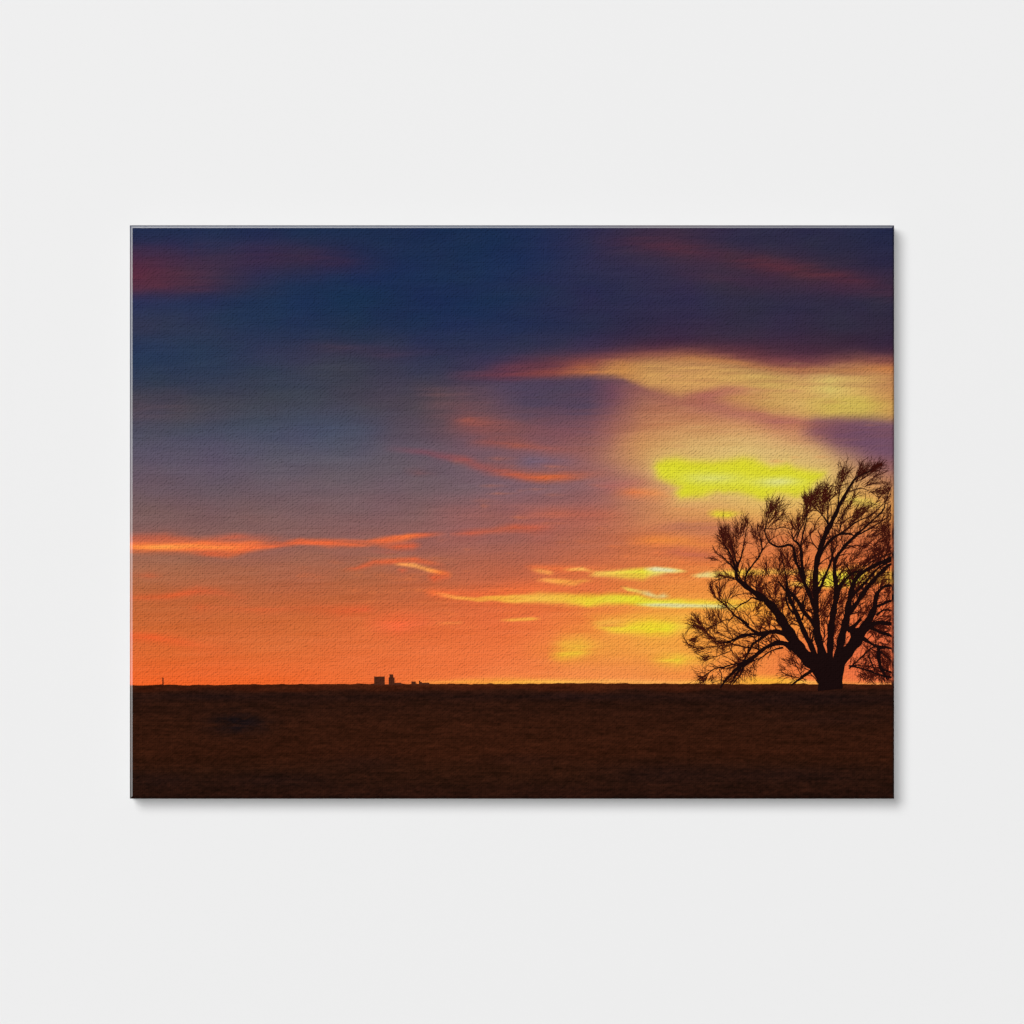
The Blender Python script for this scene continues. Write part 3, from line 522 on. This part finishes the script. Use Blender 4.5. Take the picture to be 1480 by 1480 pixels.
limb(A([(1000,880,22),(1028,822,17),(1058,782,15),(1095,755,14),(1130,740,10)])); limb(A([(1040,690,7),(1070,740,7),(1100,770,8)]))
# fifth and sixth stems leaning right
limb(A([(1000,1270,50),(1020,1160,48),(1040,1080,48),(1060,1000,43),(1070,930,38),(1080,880,33),(1098,810,30),(1130,765,25),(1175,735,24),(1225,708,26),(1275,688,30),(1345,665,34)]))
limb(A([(1055,1010,34),(1110,935,28),(1150,875,27),(1200,810,26),(1250,755,24),(1300,710,18),(1345,690,14)])); limb(A([(1085,890,18),(1140,835,17),(1190,780,15),(1240,725,12),(1290,700,10)]))
limb(A([(1100,800,14),(1140,740,9),(1200,690,7),(1260,660,6),(1340,630,5)])); limb(A([(1150,720,8),(1200,670,6),(1260,630,5),(1340,600,4)]))
limb(A([(1010,1300,60),(1050,1225,74),(1105,1155,76),(1150,1085,62),(1190,1015,46),(1218,955,34),(1226,895,28),(1250,852,20),(1290,828,15),(1345,830,13)])); limb(A([(1215,955,20),(1260,935,17),(1300,920,16),(1345,905,15)]))
limb(A([(1075,1105,50),(1120,1092,50),(1180,1065,42),(1230,1043,30),(1290,1045,24),(1345,1052,22)])); limb(A([(1190,1065,26),(1230,1088,20),(1285,1108,19),(1345,1128,15)]))
limb(A([(1230,1000,20),(1270,970,10),(1345,975,8)])); limb(A([(1140,1020,20),(1100,1060,26),(1060,1090,30)]))
limb(A([(1150,1130,24),(1195,1160,18),(1240,1182,20),(1290,1185,16),(1345,1200,12)])); limb(A([(1245,1175,24),(1240,1230,24),(1250,1290,22),(1270,1330,18),(1290,1370,8)]))
limb(A([(1068,1290,11),(1130,1303,11),(1190,1322,11),(1250,1345,12),(1300,1355,12),(1345,1365,10)])); limb(A([(1070,1308,10),(1110,1270,9),(1150,1235,9),(1190,1195,10),(1220,1180,8)]))
limb(A([(1180,1230,8),(1200,1275,8),(1220,1320,8)])); limb(A([(1075,1290,5),(1140,1290,5),(1200,1300,5),(1250,1330,5)])); limb(A([(1230,1190,12),(1290,1240,9),(1345,1290,7)])); limb(A([(1240,1300,14),(1290,1320,12),(1345,1340,9)]))
# low broken limb left of the trunk
limb(A([(880,1300,34),(845,1325,24),(805,1352,18),(770,1378,14),(735,1405,9)])); limb(A([(800,1355,6),(770,1300,5),(740,1240,3)])); limb(A([(840,1330,8),(870,1360,6),(890,1385,4)]))
limb(A([(780,1360,5),(730,1350,4),(680,1330,3)])); limb(A([(850,1320,6),(800,1300,4),(760,1270,3)]))

# finer growth: twigs leave the traced limbs and fork again
UP = -math.pi / 2
def lean(x, y):                               # which way twigs want to grow at a place in the crown
    ang = math.atan2(y - 985, x - 1200)       # away from the base of the trunk
    if y < 900: return ang * .55 + UP * .45 if x < 1200 else ang * .6 + UP * .4 + .12
    return ang
def twig(x, y, ang, length, w, depth, bend=None):
    pts = [(x, y, w)]; n = max(3, int(length / 2.4)); st = length / n
    bend = rnd.gauss(0, .03) if bend is None else bend; a = ang; kids = []
    for i in range(n):
        a += bend + rnd.gauss(0, .09); x += math.cos(a) * st; y += math.sin(a) * st
        if x > FX1 - .2 or y > 990 or (rnd.random() < .3 and not crown_ok(x, y)): break
        f = 1 - (i + 1) / n
        pts.append((x, y, max(.32, w * (.35 + .65 * f))))
        if depth > 0 and rnd.random() < .34: kids.append((x, y, a, f))
    S.add(pts)
    for kx, ky, ka, f in kids:
        twig(kx, ky, ka + rnd.choice((-1, 1)) * rnd.uniform(.22, .6), length * rnd.uniform(.3, .6) * (.5 + .5 * f), w * .72, depth - 1)
CROWN = [(960 + u / 4, 640 + v_ / 4) for u, v_ in ((95,1145),(140,1010),(200,985),(300,960),(350,945),(285,900),(262,820),(320,785),(265,700),(285,600),(300,535),(340,485),(400,475),(440,490),(472,430),(505,460),(530,475),(560,455),(568,380),(620,345),(660,312),(730,350),(745,400),(700,460),(760,435),(800,400),(798,310),(850,285),(920,215),(985,255),(1010,190),(1040,138),(1080,148),(1130,106),(1180,128),(1245,108),(1295,150),(1325,220),(1360,300),(1360,1405),(1040,1405),(860,1405),(700,1400),(640,1340),(680,1250),(560,1340),(400,1415),(200,1395),(188,1340),(240,1280),(180,1215))]
def crown_ok(x, y):                           # outline of the crown
    ins = False; n = len(CROWN)
    for i in range(n):
        ax, ay = CROWN[i]; bx, by = CROWN[(i + 1) % n]
        if (ay > y) != (by > y) and x < (bx - ax) * (y - ay) / (by - ay) + ax: ins = not ins
    return ins
cnt = 0
for p in LIMBS:
    for i in range(2, len(p)):
        x, y, w = p[i]
        if w > 11 or x > FX1: continue
        pr = .12 if w > 6 else .3 if w > 3 else .5
        if i > len(p) - 6: pr = .75
        if rnd.random() < pr:
            tx = x - p[max(0, i - 2)][0]; ty = y - p[max(0, i - 2)][1]; ta = math.atan2(ty, tx)
            side = ta + rnd.choice((-1, 1)) * rnd.uniform(.35, .9); la = lean(x, y)
            a = math.atan2(math.sin(side) * .6 + math.sin(la) * .5, math.cos(side) * .6 + math.cos(la) * .5)
            twig(x, y, a, rnd.uniform(9, 22), rnd.uniform(.6, 1.0), 2); cnt += 1
# sprays: traced tufts of the crown (x, y, direction in degrees clockwise from right, length, spread, count)
SPRAYS = [
 (1062,815,-98,40,32,16),(1060,800,-104,50,26,14),(1064,795,-84,56,14,14),(1055,795,-135,32,24,12),(1050,795,-100,50,20,14),(1072,775,-82,38,16,12),(1045,785,-90,38,22,10),(1040,812,-160,22,30,10),
 (1095,790,-100,32,22,12),(1102,770,-85,30,18,9),(1108,765,-60,50,20,12),(1108,758,-80,44,16,16),(1115,745,-65,30,22,14),(1110,765,-40,34,16,8),(1128,750,-60,18,24,8),
 (1150,770,-70,34,40,14),(1160,752,-70,34,30,14),(1168,735,-75,34,32,16),(1172,728,-60,34,26,14),(1175,735,-45,40,20,12),(1190,745,-100,40,20,14),(1195,740,-90,48,18,14),(1190,722,-70,30,26,12),(1150,765,-120,26,30,12),
 (1214,705,-80,38,16,16),(1216,700,-65,34,16,12),(1212,720,-100,24,26,10),(1236,700,-75,32,16,12),(1240,694,-55,36,18,14),(1250,690,-40,34,20,14),(1262,682,-35,26,20,10),(1245,705,-25,40,20,12),(1256,712,-10,34,24,12),(1270,715,-40,22,40,8),
 (1225,760,-50,36,30,12),(1240,765,-30,40,26,14),(1250,780,-25,40,26,16),(1265,790,-40,36,36,20),(1275,800,-40,30,40,20),(1255,800,-30,34,30,16),(1240,800,-45,34,40,16),(1230,745,-30,40,18,10),(1270,770,-45,26,40,14),(1283,760,-80,30,20,10),
 (1285,800,-100,30,30,12),(1280,815,-30,22,60,12),(1225,815,-40,36,30,14),(1240,820,-30,36,30,14),(1260,815,-30,30,30,10),
 (1050,835,-170,24,30,12),(1060,840,-140,24,40,10),(1034,865,-115,30,30,14),(1040,868,-80,34,26,12),(1050,872,-60,34,30,10),(1085,850,-90,28,60,18),(1095,860,-70,34,60,20),(1075,840,-40,26,40,10),
 (1015,905,-125,28,34,16),(1020,910,-160,26,40,16),(1028,905,-95,30,40,16),(1040,902,-100,28,40,14),(1012,925,-175,16,50,12),(1010,920,150,16,50,10),(1025,920,-130,30,60,20),(1035,915,-100,26,60,16),
 (1006,934,-165,12,40,10),(1020,938,170,22,36,12),(1030,945,150,22,40,12),(1040,930,-150,30,50,14),(1050,925,120,24,60,12),(1018,985,-150,12,60,12),(1022,978,130,16,60,12),(1030,975,90,16,60,12),(1012,975,-170,12,60,6),
 (1060,965,90,28,50,16),(1070,955,80,32,40,16),(1052,975,95,18,50,14),(1075,960,60,26,50,10),(1085,950,70,22,50,8),(1090,955,95,26,50,6),(1100,915,-90,24,60,16),(1110,905,-80,26,60,16),(1090,890,-60,26,50,12),
 (1110,905,-120,22,60,14),(1120,890,-70,30,60,20),(1105,880,-90,30,60,20),(1120,865,-80,34,60,24),(1135,850,-90,34,50,24),(1125,835,-90,30,60,20),(1140,825,-90,34,60,24),(1110,835,-100,30,60,16),(1150,812,-90,26,60,20),(1130,815,-100,24,60,14),
 (1150,840,-60,30,60,20),(1165,800,-90,30,60,16),(1185,800,-60,24,60,12),(1185,890,-70,34,30,12),(1195,870,-60,34,30,14),(1190,880,-50,28,30,14),(1210,880,-60,34,30,18),(1208,900,-60,34,30,18),(1206,920,-70,30,30,14),(1188,905,-70,26,30,14),
 (1245,890,-50,34,40,16),(1235,880,-60,34,50,16),(1255,850,-40,34,50,12),(1240,870,-45,34,50,14),(1270,860,-20,26,60,14),(1280,880,0,18,60,12),(1275,900,10,24,60,16),(1270,895,-30,24,60,14),(1280,925,20,18,60,14),(1265,912,10,26,50,16),
 (1270,930,40,24,60,18),(1255,935,60,28,60,18),(1275,950,60,26,60,20),(1265,960,80,26,60,20),(1280,970,80,18,60,18),(1285,960,100,24,60,16),(1250,945,80,24,60,14),(1240,925,40,24,60,14),(1230,950,50,16,60,8),(1245,965,90,18,60,10),
 (1275,975,90,14,60,16),(1260,972,90,15,50,12),(1140,970,-170,14,60,10),(1146,965,-120,22,50,12),(1150,955,-100,22,50,8),(1160,975,-100,18,50,10),(1150,980,-160,14,50,10),(1168,985,-150,12,50,8),(1175,975,-60,12,50,6),(1165,970,-110,30,40,8),
 (1280,870,-70,34,40,16),(1285,855,-110,26,40,12),(1250,915,-20,34,50,16),(1240,905,-70,30,40,14),(1262,940,30,30,50,20),(1280,940,60,30,50,20),(1255,955,100,30,50,18),(1272,975,170,26,50,14),(1235,975,10,30,40,12),(1268,925,-60,28,60,18),(1288,905,180,30,60,16),(1286,780,-110,36,40,18),(1225,840,-50,34,40,14),(1205,830,-60,32,40,12),
]
for x, y, d, L, sp, n in SPRAYS:
    for k in range(int(n * 1.25)):
        a = math.radians(d + rnd.gauss(0, sp * .5)); q = rnd.random() * L * .45; dd = math.radians(d)
        twig(x + math.cos(dd) * q + rnd.gauss(0, 2), y + math.sin(dd) * q + rnd.gauss(0, 2), a, L * rnd.uniform(.4, .85), rnd.uniform(.45, .9), 1, rnd.gauss(0, .02))
THIN = [q for p in LIMBS for q in p[2:] if q[2] < 6 and q[0] < FX1]
for k in range(520):
    x, y, w = rnd.choice(THIN)
    twig(x, y, lean(x, y) + rnd.gauss(0, .7), rnd.uniform(10, 28), rnd.uniform(.45, .95), 1, rnd.gauss(0, .03))
# tangle of middling branches between the stems
THICK = [q for p in LIMBS for q in p[3:] if 5 < q[2] < 16 and q[0] < FX1]
for k in range(190):
    x, y, w = rnd.choice(THICK)
    a = lean(x, y) + rnd.gauss(0, .6)
    twig(x, y, a, rnd.uniform(18, 46), rnd.uniform(1.1, 2.3), 2, rnd.gauss(0, .05))
tree = mesh_obj('printed_tree', S.V, S.F, M_PRINT, root, ink(np.array(S.C)))
tree['label'] = 'bare black tree silhouette cut off by the right edge'
print('tree faces', len(S.F))

# pine stretcher bars behind the cloth (seen only from behind)
def bar(x0, y0, x1, y1):
    V = []
    for out in (-0.004, -DEPTH + 0.002):
        V += [P(x0, y0, out), P(x1, y0, out), P(x1, y1, out), P(x0, y1, out)]
    mesh_obj('stretcher_bar', V, [(0, 1, 2, 3), (7, 6, 5, 4), (0, 4, 5, 1), (1, 5, 6, 2), (2, 6, 7, 3), (3, 7, 4, 0)], M_WOOD, root)
bar(X0 + 8, Y0 + 8, X1 - 8, Y0 + 50); bar(X0 + 8, Y1 - 50, X1 - 8, Y1 - 8)
bar(X0 + 8, Y0 + 52, X0 + 50, Y1 - 52); bar(X1 - 50, Y0 + 52, X1 - 8, Y1 - 52)
